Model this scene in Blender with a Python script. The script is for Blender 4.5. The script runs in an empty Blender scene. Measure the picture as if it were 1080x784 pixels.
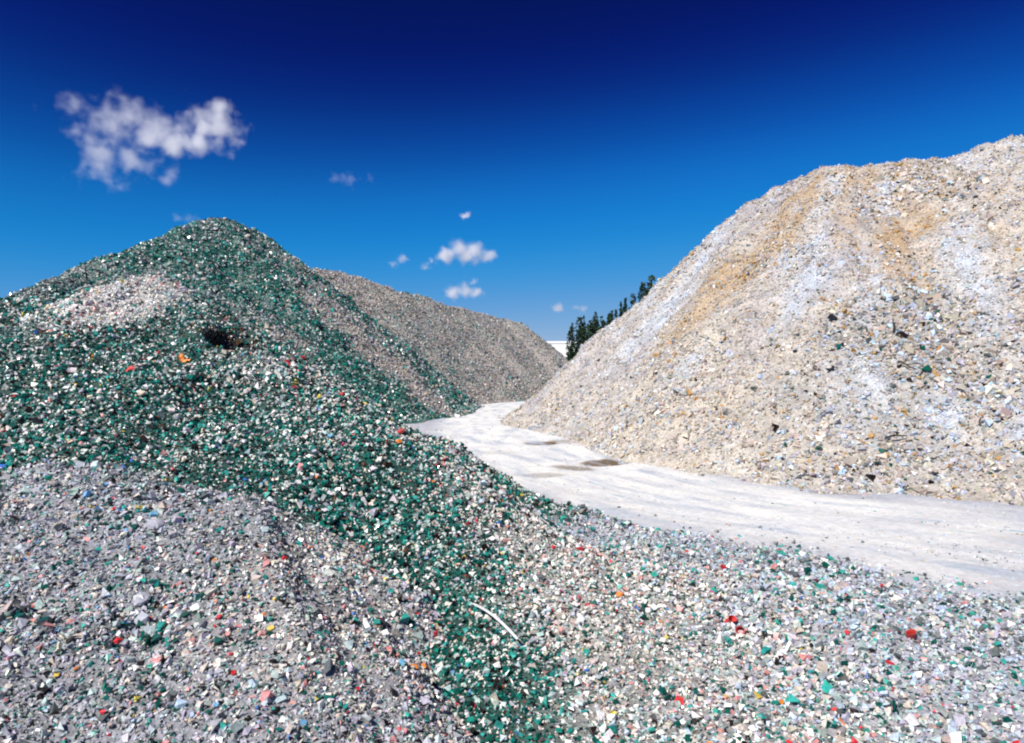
import bpy, math, random
import numpy as np
from mathutils import Vector, Matrix

rng = np.random.default_rng(11)
random.seed(5)
scene = bpy.context.scene
COL = scene.collection

# ------------------------------------------------------------------ camera
F, CX, CY, CAMH = 750.0, 540.0, 392.0, 2.0          # focal length and centre in photo pixels, eye height
cam_data = bpy.data.cameras.new('camera')
cam_data.sensor_width = 36.0
cam_data.lens = 36.0 * F / 1080.0
cam_data.clip_start = 0.05
cam_data.clip_end = 60000.0
cam = bpy.data.objects.new('camera', cam_data)
cam.location = (0, 0, CAMH)
cam.rotation_euler = (math.radians(90), 0, 0)
COL.objects.link(cam)
scene.camera = cam

# ------------------------------------------------------------------ sky, sun, exposure
SUN_EL = math.radians(47)
SUN_DIR = Vector((-0.68, -0.733, 0)).normalized() * math.cos(SUN_EL)
SUN_DIR.z = math.sin(SUN_EL)
world = bpy.data.worlds.new('World')
scene.world = world
world.use_nodes = True
nt = world.node_tree
nt.nodes.clear()
w_out = nt.nodes.new('ShaderNodeOutputWorld')
w_bg = nt.nodes.new('ShaderNodeBackground')
w_sky = nt.nodes.new('ShaderNodeTexSky')
w_sky.sky_type = 'NISHITA'
w_sky.sun_disc = False
w_sky.sun_elevation = SUN_EL
w_sky.sun_rotation = math.atan2(SUN_DIR.x, SUN_DIR.y)
w_sky.altitude = 900
w_sky.air_density = 1.0
w_sky.dust_density = 0.3
w_sky.ozone_density = 4.0
# the polarised slide film look of this sky: one response curve per channel for the whole dome
w_div = nt.nodes.new('ShaderNodeVectorMath'); w_div.operation = 'SCALE'; w_div.inputs['Scale'].default_value = 1 / 8.0
w_cur = nt.nodes.new('ShaderNodeRGBCurve')
EXPO = 0.45
def film(chan, pairs):
    cv = w_cur.mapping.curves[chan]
    pts = [(0.0, 0.0)] + [(a / 8.0, b / 2 ** EXPO) for a, b in pairs]
    while len(cv.points) < len(pts): cv.points.new(0.5, 0.5)
    for p, (x, y) in zip(cv.points, pts): p.location = (x, y)
film(0, [(1.0, .002), (1.56, .006), (2.35, .022), (4.0, .15), (8.0, .5)])
film(1, [(1.4, .008), (1.86, .016), (2.22, .052), (3.0, .17), (4.12, .272), (5.8, .36), (8.0, .5)])
film(2, [(2.8, .08), (3.69, .20), (4.24, .34), (5.24, .575), (6.1, .66), (8.0, .70)])
w_cur.mapping.update()
w_mul = nt.nodes.new('ShaderNodeVectorMath'); w_mul.operation = 'SCALE'; w_mul.inputs['Scale'].default_value = 10.0
nt.links.new(w_sky.outputs[0], w_div.inputs[0])
nt.links.new(w_div.outputs[0], w_cur.inputs['Color'])
nt.links.new(w_cur.outputs[0], w_mul.inputs[0])
nt.links.new(w_mul.outputs[0], w_bg.inputs[0])
w_bg.inputs[1].default_value = 0.1
nt.links.new(w_bg.outputs[0], w_out.inputs[0])

sun_data = bpy.data.lights.new('sun', 'SUN')
sun_data.energy = 4.6
sun_data.angle = math.radians(0.53)
sun_data.color = (1.0, 0.955, 0.89)
sun = bpy.data.objects.new('sun', sun_data)
sun.rotation_euler = SUN_DIR.to_track_quat('Z', 'Y').to_euler()
COL.objects.link(sun)

vs = scene.view_settings
vs.view_transform = 'Standard'
vs.look = 'None'
vs.exposure = EXPO
vs.gamma = 1.0
vs.use_curve_mapping = False
scene.cycles.volume_bounces = 4
scene.cycles.max_bounces = 8
scene.cycles.volume_step_rate = 0.5
scene.cycles.volume_max_steps = 256
scene.cycles.use_denoising = True
scene.cycles.filter_width = 2.1

# ------------------------------------------------------------------ small helpers
def srgb(r, g, b):
    f = lambda c: c / 12.92 if c <= 0.04045 else ((c + 0.055) / 1.055) ** 2.4
    return (f(r / 255), f(g / 255), f(b / 255))

def hash2(ix, iy, seed):
    h = (ix.astype(np.int64) * 374761393 + iy.astype(np.int64) * 668265263 + seed * 974634777) & 0xFFFFFFFF
    h = ((h ^ (h >> 13)) * 1274126177) & 0xFFFFFFFF
    return ((h ^ (h >> 16)) & 0xFFFFFF) / float(0xFFFFFF)

def vnoise(x, y, seed=0):
    x = np.asarray(x, float); y = np.asarray(y, float)
    ix = np.floor(x); iy = np.floor(y)
    fx = x - ix; fy = y - iy
    fx = fx * fx * (3 - 2 * fx); fy = fy * fy * (3 - 2 * fy)
    a = hash2(ix, iy, seed); b = hash2(ix + 1, iy, seed)
    c = hash2(ix, iy + 1, seed); d = hash2(ix + 1, iy + 1, seed)
    return (a + (b - a) * fx) * (1 - fy) + (c + (d - c) * fx) * fy

def fbm(x, y, seed=0, octv=4):
    s = 0.0; a = 0.5; t = 0.0
    for o in range(octv):
        s = s + a * vnoise(x * 2 ** o + 17.3 * o, y * 2 ** o - 9.1 * o, seed + o)
        t += a; a *= 0.5
    return s / t * 2 - 1          # about -1..1

def sstep(a, b, x):
    t = np.clip((x - a) / (b - a), 0, 1)
    return t * t * (3 - 2 * t)

def tag(o, label=None, cat=None, group=None, kind=None):
    if label: o['label'] = label
    if cat: o['category'] = cat
    if group: o['group'] = group
    if kind: o['kind'] = kind
    return o

def empty(name, loc):
    o = bpy.data.objects.new(name, None)
    o.empty_display_size = 0.3
    o.location = loc
    COL.objects.link(o)
    return o

def link(name, me, mat=None, parent=None, loc=None):
    o = bpy.data.objects.new(name, me)
    if mat is not None and len(me.materials) == 0:
        me.materials.append(mat)
    COL.objects.link(o)
    if parent is not None:
        o.parent = parent
        o.matrix_parent_inverse = Matrix.Translation(-Vector(parent.location))
    if loc is not None:
        o.location = loc
    return o

def mesh_np(name, V, loops, starts, col=None, smooth=False):
    """mesh from numpy arrays; col is per-vertex RGBA, alpha carries the roughness"""
    me = bpy.data.meshes.new(name)
    V = np.ascontiguousarray(V, dtype=np.float32)
    loops = np.ascontiguousarray(loops, dtype=np.int32)
    starts = np.ascontiguousarray(starts, dtype=np.int32)
    me.vertices.add(len(V)); me.vertices.foreach_set('co', V.ravel())
    me.loops.add(len(loops)); me.loops.foreach_set('vertex_index', loops)
    me.polygons.add(len(starts)); me.polygons.foreach_set('loop_start', starts)
    me.update(calc_edges=True)
    if col is not None:
        at = me.attributes.new('col', 'FLOAT_COLOR', 'POINT')
        at.data.foreach_set('color', np.ascontiguousarray(col, dtype=np.float32).ravel())
    if smooth: me.shade_smooth()
    else: me.shade_flat()
    return me

def mesh_py(name, verts, faces, smooth=False):
    me = bpy.data.meshes.new(name)
    me.from_pydata([tuple(v) for v in verts], [], faces)
    me.update()
    if smooth: me.shade_smooth()
    else: me.shade_flat()
    return me

# ------------------------------------------------------------------ materials
def new_mat(name):
    m = bpy.data.materials.new(name)
    m.use_nodes = True
    n = m.node_tree.nodes; l = m.node_tree.links
    return m, n, l, n['Principled BSDF']

def chip_material(name, spec=0.5):
    """loose pieces: colour from the piece, a little dirt and mottling"""
    m, n, l, b = new_mat(name)
    at = n.new('ShaderNodeAttribute'); at.attribute_name = 'col'
    tc = n.new('ShaderNodeTexCoord')
    no = n.new('ShaderNodeTexNoise'); no.inputs['Scale'].default_value = 55; no.inputs['Detail'].default_value = 3
    l.new(tc.outputs['Object'], no.inputs['Vector'])
    mr = n.new('ShaderNodeMapRange'); mr.inputs[1].default_value = 0.3; mr.inputs[2].default_value = 0.7
    mr.inputs[3].default_value = 0.7; mr.inputs[4].default_value = 1.15
    l.new(no.outputs[0], mr.inputs[0])
    mx = n.new('ShaderNodeVectorMath'); mx.operation = 'SCALE'
    l.new(at.outputs['Color'], mx.inputs[0]); l.new(mr.outputs[0], mx.inputs['Scale'])
    l.new(mx.outputs[0], b.inputs['Base Color'])
    l.new(at.outputs['Alpha'], b.inputs['Roughness'])
    b.inputs['Specular IOR Level'].default_value = spec
    return m

def fines_material(name, scale=60.0, bump=0.6, lo=0.45, hi=1.3):
    """packed fines between the pieces: granular colour and relief"""
    m, n, l, b = new_mat(name)
    at = n.new('ShaderNodeAttribute'); at.attribute_name = 'col'
    tc = n.new('ShaderNodeTexCoord')
    vo = n.new('ShaderNodeTexVoronoi'); vo.inputs['Scale'].default_value = scale
    l.new(tc.outputs['Object'], vo.inputs['Vector'])
    wn = n.new('ShaderNodeSeparateColor'); l.new(vo.outputs['Color'], wn.inputs[0])
    mr = n.new('ShaderNodeMapRange'); mr.inputs[3].default_value = lo; mr.inputs[4].default_value = hi
    l.new(wn.outputs[0], mr.inputs[0])
    no = n.new('ShaderNodeTexNoise'); no.inputs['Scale'].default_value = 2.2; no.inputs['Detail'].default_value = 6
    l.new(tc.outputs['Object'], no.inputs['Vector'])
    mr2 = n.new('ShaderNodeMapRange'); mr2.inputs[1].default_value = 0.3; mr2.inputs[2].default_value = 0.7
    mr2.inputs[3].default_value = 0.8; mr2.inputs[4].default_value = 1.2
    l.new(no.outputs[0], mr2.inputs[0])
    mu = n.new('ShaderNodeMath'); mu.operation = 'MULTIPLY'
    l.new(mr.outputs[0], mu.inputs[0]); l.new(mr2.outputs[0], mu.inputs[1])
    mx = n.new('ShaderNodeVectorMath'); mx.operation = 'SCALE'
    l.new(at.outputs['Color'], mx.inputs[0]); l.new(mu.outputs[0], mx.inputs['Scale'])
    l.new(mx.outputs[0], b.inputs['Base Color'])
    l.new(at.outputs['Alpha'], b.inputs['Roughness'])
    bp = n.new('ShaderNodeBump'); bp.inputs['Strength'].default_value = bump; bp.inputs['Distance'].default_value = 0.03
    l.new(vo.outputs['Distance'], bp.inputs['Height']); l.new(bp.outputs[0], b.inputs['Normal'])
    return m

def plain_material(name, color, rough=0.5, spec=0.5, mottle=0.25, scale=40):
    m, n, l, b = new_mat(name)
    tc = n.new('ShaderNodeTexCoord')
    no = n.new('ShaderNodeTexNoise'); no.inputs['Scale'].default_value = scale; no.inputs['Detail'].default_value = 5
    l.new(tc.outputs['Object'], no.inputs['Vector'])
    cr = n.new('ShaderNodeValToRGB')
    cr.color_ramp.elements[0].position = 0.3; cr.color_ramp.elements[1].position = 0.7
    cr.color_ramp.elements[0].color = (*[c * (1 - mottle) for c in color], 1)
    cr.color_ramp.elements[1].color = (*[min(1, c * (1 + mottle * 0.6)) for c in color], 1)
    l.new(no.outputs[0], cr.inputs[0]); l.new(cr.outputs[0], b.inputs['Base Color'])
    b.inputs['Roughness'].default_value = rough
    b.inputs['Specular IOR Level'].default_value = spec
    bp = n.new('ShaderNodeBump'); bp.inputs['Strength'].default_value = 0.3; bp.inputs['Distance'].default_value = 0.004
    l.new(no.outputs[0], bp.inputs['Height']); l.new(bp.outputs[0], b.inputs['Normal'])
    return m

M_chip = chip_material('cullet_pieces', 0.5)
M_rock = chip_material('rubble_pieces', 0.25)
M_fines = fines_material('cullet_fines', 40, 0.3, .6, 1.25)
M_fines_far = fines_material('cullet_fines_far', 14, 0.9, 0.5, 1.35)
M_fines_right = fines_material('rubble_fines', 22, 0.7, 0.75, 1.2)

# ------------------------------------------------------------------ shapes of the ground and the heaps
def ground_z(x, y):
    return 0.035 * fbm(x * 0.25, y * 0.25, 3, 3) + 0.012 * fbm(x * 1.3, y * 1.3, 8, 2)

def ridge_field(x, y, pts, kfun, rnd):
    """height of a heap tipped along a ridge line; returns height, run-off coordinate, distance from ridge"""
    x = np.asarray(x, float); y = np.asarray(y, float)
    best = np.full(x.shape, -1e9); bw = np.zeros(x.shape); bd = np.zeros(x.shape)
    cum = 0.0
    for (x0, y0, z0), (x1, y1, z1) in zip(pts[:-1], pts[1:]):
        dx, dy = x1 - x0, y1 - y0
        L2 = dx * dx + dy * dy; L = math.sqrt(L2)
        t = np.clip(((x - x0) * dx + (y - y0) * dy) / L2, 0, 1)
        px, py = x0 + t * dx, y0 + t * dy
        ex, ey = x - px, y - py
        d = np.sqrt(ex * ex + ey * ey)
        k = kfun(ex / (d + 1e-6), ey / (d + 1e-6))
        z = z0 + t * (z1 - z0) - k * (np.sqrt(d * d + rnd * rnd) - rnd)
        ang = np.arctan2(ey, ex)
        w = cum + t * L + ang * 4.0
        m = z > best
        best = np.where(m, z, best); bw = np.where(m, w, bw); bd = np.where(m, d, bd)
        cum += L
    return best, bw, bd

def soft_toe(z, c):
    return 0.5 * (z + np.sqrt(z * z + c * c)) - 0.03

class Heap:
    def __init__(s, pts, kfun, rnd, toe, gully, bump, seed, bbox, cell, dents=(), apron=None, wfun=None):
        s.apron = apron; s.wfun = wfun
        s.pts, s.kfun, s.rnd, s.toe, s.gully, s.bump, s.seed = pts, kfun, rnd, toe, gully, bump, seed
        s.bbox, s.cell, s.dents = bbox, cell, dents
    def field(s, x, y):
        z, w, d = ridge_field(x, y, s.pts, s.kfun, s.rnd)
        if s.apron:
            z2, _, _ = ridge_field(x, y, s.apron[0], s.apron[1], 0.3)
            z = np.maximum(z, z2)
        if s.wfun: w = s.wfun(x, y)
        return z, w, d
    def h(s, x, y):
        z, w, d = s.field(x, y)
        up = np.clip(z / 1.5, 0, 1)
        for amp, wl, dl in s.gully:           # runnels down the slope
            z = z + amp * up * np.clip(d / 1.2, 0.15, 1) * fbm(w / wl, d / dl, s.seed, 3)
        for amp, wl in s.bump:                # lumps
            z = z + amp * np.clip(z / 0.4 + 0.5, 0.15, 1) * fbm(x / wl, y / wl, s.seed + 20, 3)
        z = soft_toe(z, s.toe)
        for (cx, cy, rx, ry, dep) in s.dents:
            q = ((x - cx) / rx) ** 2 + ((y - cy) / ry) ** 2
            z = z - dep * np.exp(-q * q)
        return z + ground_z(x, y)
    def wd(s, x, y):
        _, w, d = s.field(x, y)
        return w, d

def k_right(ux, uy):
    ang = np.degrees(np.arctan2(-ux, -uy))     # 0 towards the camera, positive to the left
    return 0.63 + 0.33 * sstep(22, 62, ang) - 0.045 * sstep(72, 95, ang) + 0.15 * sstep(-60, -100, ang)

def k_near(ux, uy):
    return 0.40 + 0.34 * sstep(-0.45, 0.30, uy + 0.6 * ux - 0.22)

def k_lobe(ux, uy):
    return 0.30 + 0.38 * sstep(-0.35, 0.35, uy + 1.0 * ux)

H_left = Heap([(-24, 16, 1.6), (-20, 20, 2.9), (-17.3, 24, 4.4), (-16.5, 28, 6.3), (-14.95, 32, 8.55), (-14, 35, 9.6), (-13.1, 39, 9.0)],
              lambda ux, uy: 0.84 + 0 * ux, 0.5, 0.25, [(0.50, 1.8, 10.0), (0.16, 0.55, 5.0)], [(0.26, 1.5), (0.12, 0.5)], 41,
              (-34, 1, 6, 52), 0.22, wfun=lambda x, y: 0.25 * x + 0.97 * y)
H_far = Heap([(-12.6, 46, 8.75), (-10.2, 49.5, 8.35), (-7.6, 52, 7.7), (-4.5, 56, 7.15), (-1.6, 60, 6.7), (0.2, 61, 6.3)],
             lambda ux, uy: 0.84 + 0 * ux, 0.5, 0.25, [(0.55, 2.2, 14.0), (0.16, 0.7, 6.0)], [(0.22, 1.7), (0.10, 0.6)], 57,
             (-26, 11, 34, 74), 0.28, wfun=lambda x, y: 0.62 * x + 0.78 * y)
H_right = Heap([(9.35, 27, 8.55), (11.3, 26, 9.45), (14.1, 24, 9.1), (20, 21, 10.3), (28, 18, 10.8)],
               k_right, 0.45, 0.08, [(0.55, 2.6, 12.0), (0.16, 0.7, 5.0)], [(0.22, 1.6), (0.22, 0.55), (0.07, 0.22)], 73,
               (-2.5, 32, 8, 44), 0.16, wfun=lambda x, y: 13.0 * np.arctan2(x - 17.0, 34.0 - y))
H_near = Heap([(-15, 13.2, 2.3), (-10, 13, 2.85), (-7.4, 12.5, 3.3), (-6, 12, 3.6), (-3.5, 11, 2.22), (-1.1, 10, 1.05),
               (0.45, 9.4, 0.28), (1.5, 8.3, 0.10), (2.4, 7.0, 0.05), (3.8, 5.2, 0.04)],
              k_near, 0.35, 0.16, [(0.10, 0.9, 3.0)], [(0.14, 1.1), (0.08, 0.42), (0.035, 0.16)], 91,
              (-15, 9.5, 0.8, 18), 0.085, dents=[],
              apron=([(-0.9, 6.2, 0.42), (0.4, 6.1, 0.34), (1.4, 5.9, 0.25), (2.5, 5.5, 0.15), (3.6, 5.1, 0.07)],
                     lambda ux, uy: 0.15 + 0.06 * sstep(-0.2, -0.9, uy)))
H_lobe = Heap([(-8, 6.0, 1.35), (-4.2, 6.0, 1.20), (-3.1, 5.9, 1.12), (-2.17, 5.7, 0.98), (-1.40, 5.2, 0.64), (-0.78, 4.6, 0.20), (-0.45, 3.9, 0.05)],
              k_lobe, 0.25, 0.12, [(0.05, 0.6, 2.0)], [(0.11, 0.9), (0.07, 0.35), (0.03, 0.14)], 107,
              (-8, 1.2, 1.2, 8.5), 0.06)
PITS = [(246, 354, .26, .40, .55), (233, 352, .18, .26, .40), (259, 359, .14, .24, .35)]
HEAPS = dict(left=H_left, far=H_far, right=H_right, near=H_near, lobe=H_lobe)

def pix_hit(u, v, heap):
    """photo pixel -> point where that line of sight meets the heap"""
    s = 1.5 * (75 / 1.5) ** np.linspace(0, 1, 2600)
    x = (u - CX) / F * s; y = s; z = CAMH + (CY - v) / F * s
    hh = np.maximum(heap.h(x, y), ground_z(x, y))
    i = np.nonzero(z < hh)[0]
    i = i[0] if len(i) else len(s) - 1
    return np.array([x[i], y[i], hh[i]])

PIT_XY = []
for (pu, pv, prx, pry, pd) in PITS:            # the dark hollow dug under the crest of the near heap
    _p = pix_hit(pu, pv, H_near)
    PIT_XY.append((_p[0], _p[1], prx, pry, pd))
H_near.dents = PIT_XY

def top_of(x, y, skip=None):
    z = ground_z(x, y)
    for nme, hp in HEAPS.items():
        if nme != skip:
            z = np.maximum(z, hp.h(x, y))
    return z

# ------------------------------------------------------------------ colours of the material in the heaps
C = dict(
    dgreen=((0.004, 0.078, 0.060), 0.22), green=((0.008, 0.17, 0.132), 0.25), teal=((0.035, 0.33, 0.275), 0.3),
    black=((0.012, 0.007, 0.006), 0.35), brown=((0.10, 0.045, 0.02), 0.3), clear=((0.46, 0.56, 0.53), 0.25),
    white=((0.80, 0.765, 0.715), 0.45), lilac=((0.43, 0.42, 0.475), 0.5), grey=((0.27, 0.29, 0.29), 0.55),
    dgrey=((0.10, 0.115, 0.12), 0.5), beige=((0.56, 0.48, 0.41), 0.6), cream=((0.55, 0.49, 0.415), 0.75),
    sand=((0.43, 0.375, 0.31), 0.8), taupe=((0.37, 0.31, 0.275), 0.8), ochre=((0.45, 0.265, 0.10), 0.8),
    paleblue=((0.46, 0.56, 0.69), 0.7), blue=((0.04, 0.16, 0.45), 0.4), skyblue=((0.16, 0.38, 0.60), 0.4),
    red=((0.62, 0.03, 0.035), 0.4), orange=((0.75, 0.22, 0.03), 0.4), yellow=((0.78, 0.58, 0.10), 0.4),
    pink=((0.68, 0.30, 0.28), 0.45), magenta=((0.5, 0.05, 0.2), 0.4))
PAL = dict(
    green=dict(dgreen=30, green=18, teal=10, black=13, brown=1.5, clear=13, white=15, lilac=4, grey=3, beige=5, red=.35, orange=.15, yellow=.2, blue=.25, pink=.6, skyblue=.3),
    mixed=dict(dgreen=20, green=9, teal=6, black=11, clear=13, white=23, lilac=2.5, grey=2.5, beige=12, red=.6, orange=.35, yellow=.4, blue=.35, pink=1.6, skyblue=.5, magenta=.15),
    bright=dict(dgreen=6, green=4, teal=3, black=4, dgrey=4, clear=12, white=36, lilac=6, grey=3, beige=16, cream=7, red=.8, orange=.4, yellow=.3, blue=.35, pink=5, paleblue=2.5, magenta=.2),
    lobe=dict(dgreen=7, green=1.5, teal=3, black=8, dgrey=9, clear=8, white=6, lilac=36, grey=17, beige=7, cream=2, red=.25, orange=.1, yellow=.15, blue=.4, skyblue=.8, pink=1.2),
    bluegrey=dict(dgreen=5, teal=6, dgrey=9, lilac=26, paleblue=14, grey=12, clear=10, white=8, beige=6, pink=1.2, red=.4),
    farg=dict(dgreen=32, green=26, teal=13, black=5, dgrey=4, grey=8, clear=9, lilac=3, beige=2.5, white=3.5),
    farmix=dict(dgreen=16, green=8, teal=4, dgrey=12, grey=22, clear=10, lilac=12, beige=7, taupe=6, white=4),
    fargrey=dict(dgreen=4, green=3, teal=1, dgrey=5, grey=18, taupe=24, lilac=17, sand=25, beige=10, white=2),
    fartan=dict(dgrey=8, grey=14, taupe=22, sand=30, beige=14, lilac=8, white=3),
    cream=dict(cream=30, sand=24, beige=14, lilac=8, grey=6, paleblue=6, white=7, taupe=5, ochre=3, black=1.5, dgrey=1.5),
    ochre=dict(ochre=26, sand=26, cream=14, taupe=14, beige=10, lilac=6, dgrey=2, white=2),
    pale=dict(paleblue=30, lilac=26, white=14, clear=6, cream=12, sand=7, grey=5),
    mauve=dict(lilac=32, sand=22, cream=12, taupe=14, grey=14, paleblue=6),
    chalk=dict(white=56, clear=14, beige=10, lilac=8, pink=4, dgreen=3, teal=2, red=.8, yellow=.8, orange=.5),
    pit_shade=dict(black=58, dgreen=4, brown=38),  # near-black mix: shade inside the hollow painted into the piece colours
    rough=dict(sand=20, cream=17, taupe=12, grey=10, dgrey=8, black=5, dgreen=3, paleblue=14, lilac=8, ochre=5, white=2))
FINES = dict(green=(0.020, 0.065, 0.052), mixed=(0.06, 0.085, 0.078), bright=(0.30, 0.285, 0.265), lobe=(0.24, 0.24, 0.265),  # green fines kept dark: shade in the gaps between pieces put into the colour
             bluegrey=(0.38, 0.38, 0.43), farg=(0.022, 0.10, 0.08), farmix=(0.17, 0.20, 0.19), fargrey=(0.36, 0.325, 0.295),
             fartan=(0.40, 0.35, 0.30), cream=(0.47, 0.42, 0.355), ochre=(0.39, 0.27, 0.15), pale=(0.44, 0.49, 0.57),
             chalk=(0.42, 0.41, 0.40), pit_shade=(0.012, 0.006, 0.005), mauve=(0.36, 0.33, 0.335), rough=(0.34, 0.315, 0.29))

def zone_weights(zones, x, y, heap, seed):
    """zones: list of (palette, base weight, [(x, y, radius, amplitude)], streak amplitude, streak wavelength)"""
    w, d = heap.wd(x, y)
    out = []
    for i, (pal, base, blobs, sa, sw) in enumerate(zones):
        v = np.full(np.shape(x), float(base))
        for (bx, by, r, a) in blobs:
            v = v + a * np.exp(-((x - bx) ** 2 + (y - by) ** 2) / (2 * r * r))
        if sa:
            v = v * np.exp(sa * fbm(w / sw, d / (sw * 7), seed + 31 * i, 3))
        v = v * np.exp(1.1 * fbm(x * 1.6, y * 1.6, seed + 17 * i, 3))
        out.append(np.maximum(v, 1e-4) ** 2)
    W = np.array(out)
    return W / W.sum(0)

def pick_colours(W, zones, n):
    """one colour (and roughness) for each of n pieces"""
    zi = (rng.random(n)[None] > np.cumsum(W, 0)).sum(0).clip(0, len(zones) - 1)
    col = np.zeros((n, 4))
    for i, zn in enumerate(zones):
        m = np.nonzero(zi == i)[0]
        names = list(PAL[zn[0]].keys()); p = np.array([PAL[zn[0]][k] for k in names], float)
        c = rng.choice(len(names), len(m), p=p / p.sum())
        tab = np.array([[*C[k][0], C[k][1]] for k in names])
        col[m] = tab[c]
    col[:, :3] *= rng.uniform(0.72, 1.22, (n, 1)) * rng.uniform(0.93, 1.07, (n, 3))
    col[:, 3] += rng.uniform(-0.08, 0.12, n)
    return np.clip(col, 0.003, 0.95)

# ------------------------------------------------------------------ loose pieces
T_PRISM = (np.array([(-.55, -.4, -.5), (.6, -.35, -.5), (.05, .65, -.5), (-.5, -.45, .5), (.55, -.3, .5), (-.05, .6, .5)]),
           [(2, 1, 0), (3, 4, 5), (0, 1, 4, 3), (1, 2, 5, 4), (2, 0, 3, 5)])
T_OCTA = (np.array([(-.6, 0, 0), (.6, 0, 0), (0, -.6, 0), (0, .6, 0), (0, 0, -.6), (0, 0, .6)]),
          [(0, 2, 5), (2, 1, 5), (1, 3, 5), (3, 0, 5), (2, 0, 4), (1, 2, 4), (3, 1, 4), (0, 3, 4)])
T_BOX = (np.array([(-.45, -.45, -.45), (.45, -.45, -.45), (.45, .45, -.45), (-.45, .45, -.45),
                   (-.45, -.45, .45), (.45, -.45, .45), (.45, .45, .45), (-.45, .45, .45)]),
         [(3, 2, 1, 0), (4, 5, 6, 7), (0, 1, 5, 4), (1, 2, 6, 5), (2, 3, 7, 6), (3, 0, 4, 7)])
T_TETRA = (np.array([(-.6, -.4, -.3), (.6, -.4, -.3), (0, .65, -.3), (0, 0, .55)]), [(2, 1, 0), (0, 1, 3), (1, 2, 3), (2, 0, 3)])

def piece_basis(N, tilt):
    n = len(N)
    a = N + rng.normal(0, tilt, (n, 3)); a /= np.linalg.norm(a, axis=1)[:, None]
    r = rng.normal(0, 1, (n, 3))
    t = np.cross(a, r); t /= np.linalg.norm(t, axis=1)[:, None]
    b = np.cross(a, t)
    return t, b, a

def pieces_mesh(name, P, N, size, col, mix, flat=(0.2, 0.6), tilt=0.45, sink=(-0.15, 0.35)):
    """joined mesh of many little angular pieces lying on a slope"""
    n = len(P)
    kinds = rng.choice(len(mix), n, p=[m[1] for m in mix])
    VV, LL, SS, CC = [], [], [], []
    voff = loff = 0
    for ki, (T, _) in enumerate(mix):
        idx = np.nonzero(kinds == ki)[0]; m = len(idx)
        if not m: continue
        tv, tf = T
        nv = len(tv)
        loc = tv[None] * (1 + rng.uniform(-.35, .35, (m, nv, 3))) + rng.uniform(-.12, .12, (m, nv, 3))
        sc = np.stack([np.ones(m), rng.uniform(.5, 1, m), rng.uniform(*flat, m)], 1) * size[idx][:, None] * 1.15
        loc = loc * sc[:, None]
        t, b, a = piece_basis(N[idx], tilt)
        ctr = P[idx] + N[idx] * (rng.uniform(*sink, m) * size[idx])[:, None]
        W = ctr[:, None] + loc[..., 0:1] * t[:, None] + loc[..., 1:2] * b[:, None] + loc[..., 2:3] * a[:, None]
        fl = np.concatenate([np.array(f) for f in tf]); fs = np.cumsum([0] + [len(f) for f in tf])[:-1]
        VV.append(W.reshape(-1, 3))
        LL.append((fl[None] + (np.arange(m) * nv)[:, None] + voff).ravel())
        SS.append((fs[None] + (np.arange(m) * len(fl))[:, None] + loff).ravel())
        CC.append(np.repeat(col[idx], nv, 0))
        voff += m * nv; loff += m * len(fl)
    return mesh_np(name, np.concatenate(VV), np.concatenate(LL), np.concatenate(SS), np.concatenate(CC))

def in_view(x, y, z, margin=0.18):
    yy = np.maximum(y, 0.1)
    return (y > 0.5) & (np.abs(x / yy) < 0.72 + margin) & (np.abs((z - CAMH) / yy) < 0.525 + margin)

def grad(heap, x, y, e=0.08):
    gx = (heap.h(x + e, y) - heap.h(x - e, y)) / (2 * e)
    gy = (heap.h(x, y + e) - heap.h(x, y - e)) / (2 * e)
    n = np.stack([-gx, -gy, np.ones_like(gx)], -1)
    return n / np.linalg.norm(n, axis=-1)[..., None]

def heap_surface(nme, obj_name, zones, mat, label, cat, seed):
    hp = HEAPS[nme]
    x0, x1, y0, y1 = hp.bbox
    xs = np.arange(x0, x1, hp.cell); ys = np.arange(y0, y1, hp.cell)
    X, Y = np.meshgrid(xs, ys)
    Z = hp.h(X, Y)
    G = ground_z(X, Y)
    keep = (Z > G - 0.02)
    q = keep[:-1, :-1] | keep[1:, :-1] | keep[:-1, 1:] | keep[1:, 1:]
    idx = np.arange(X.size).reshape(X.shape)
    quads = np.stack([idx[:-1, :-1][q], idx[:-1, 1:][q], idx[1:, 1:][q], idx[1:, :-1][q]], 1)
    used, inv = np.unique(quads, return_inverse=True)
    V = np.stack([X.ravel()[used], Y.ravel()[used], Z.ravel()[used]], 1)
    W = zone_weights(zones, V[:, 0], V[:, 1], hp, seed)
    base = sum(W[i][:, None] * np.array(FINES[z[0]])[None] for i, z in enumerate(zones))
    col = np.concatenate([base, np.full((len(V), 1), 0.75)], 1)
    me = mesh_np(obj_name, V, inv.ravel(), np.arange(len(quads)) * 4, col, smooth=True)
    ci = np.argmax(V[:, 2])
    root = empty(obj_name, (float(V[ci, 0]), float(V[ci, 1]), 0.0))
    tag(root, label, cat)
    link('packed_fines', me, mat, root)
    return root, (X, Y, Z, G)

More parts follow.
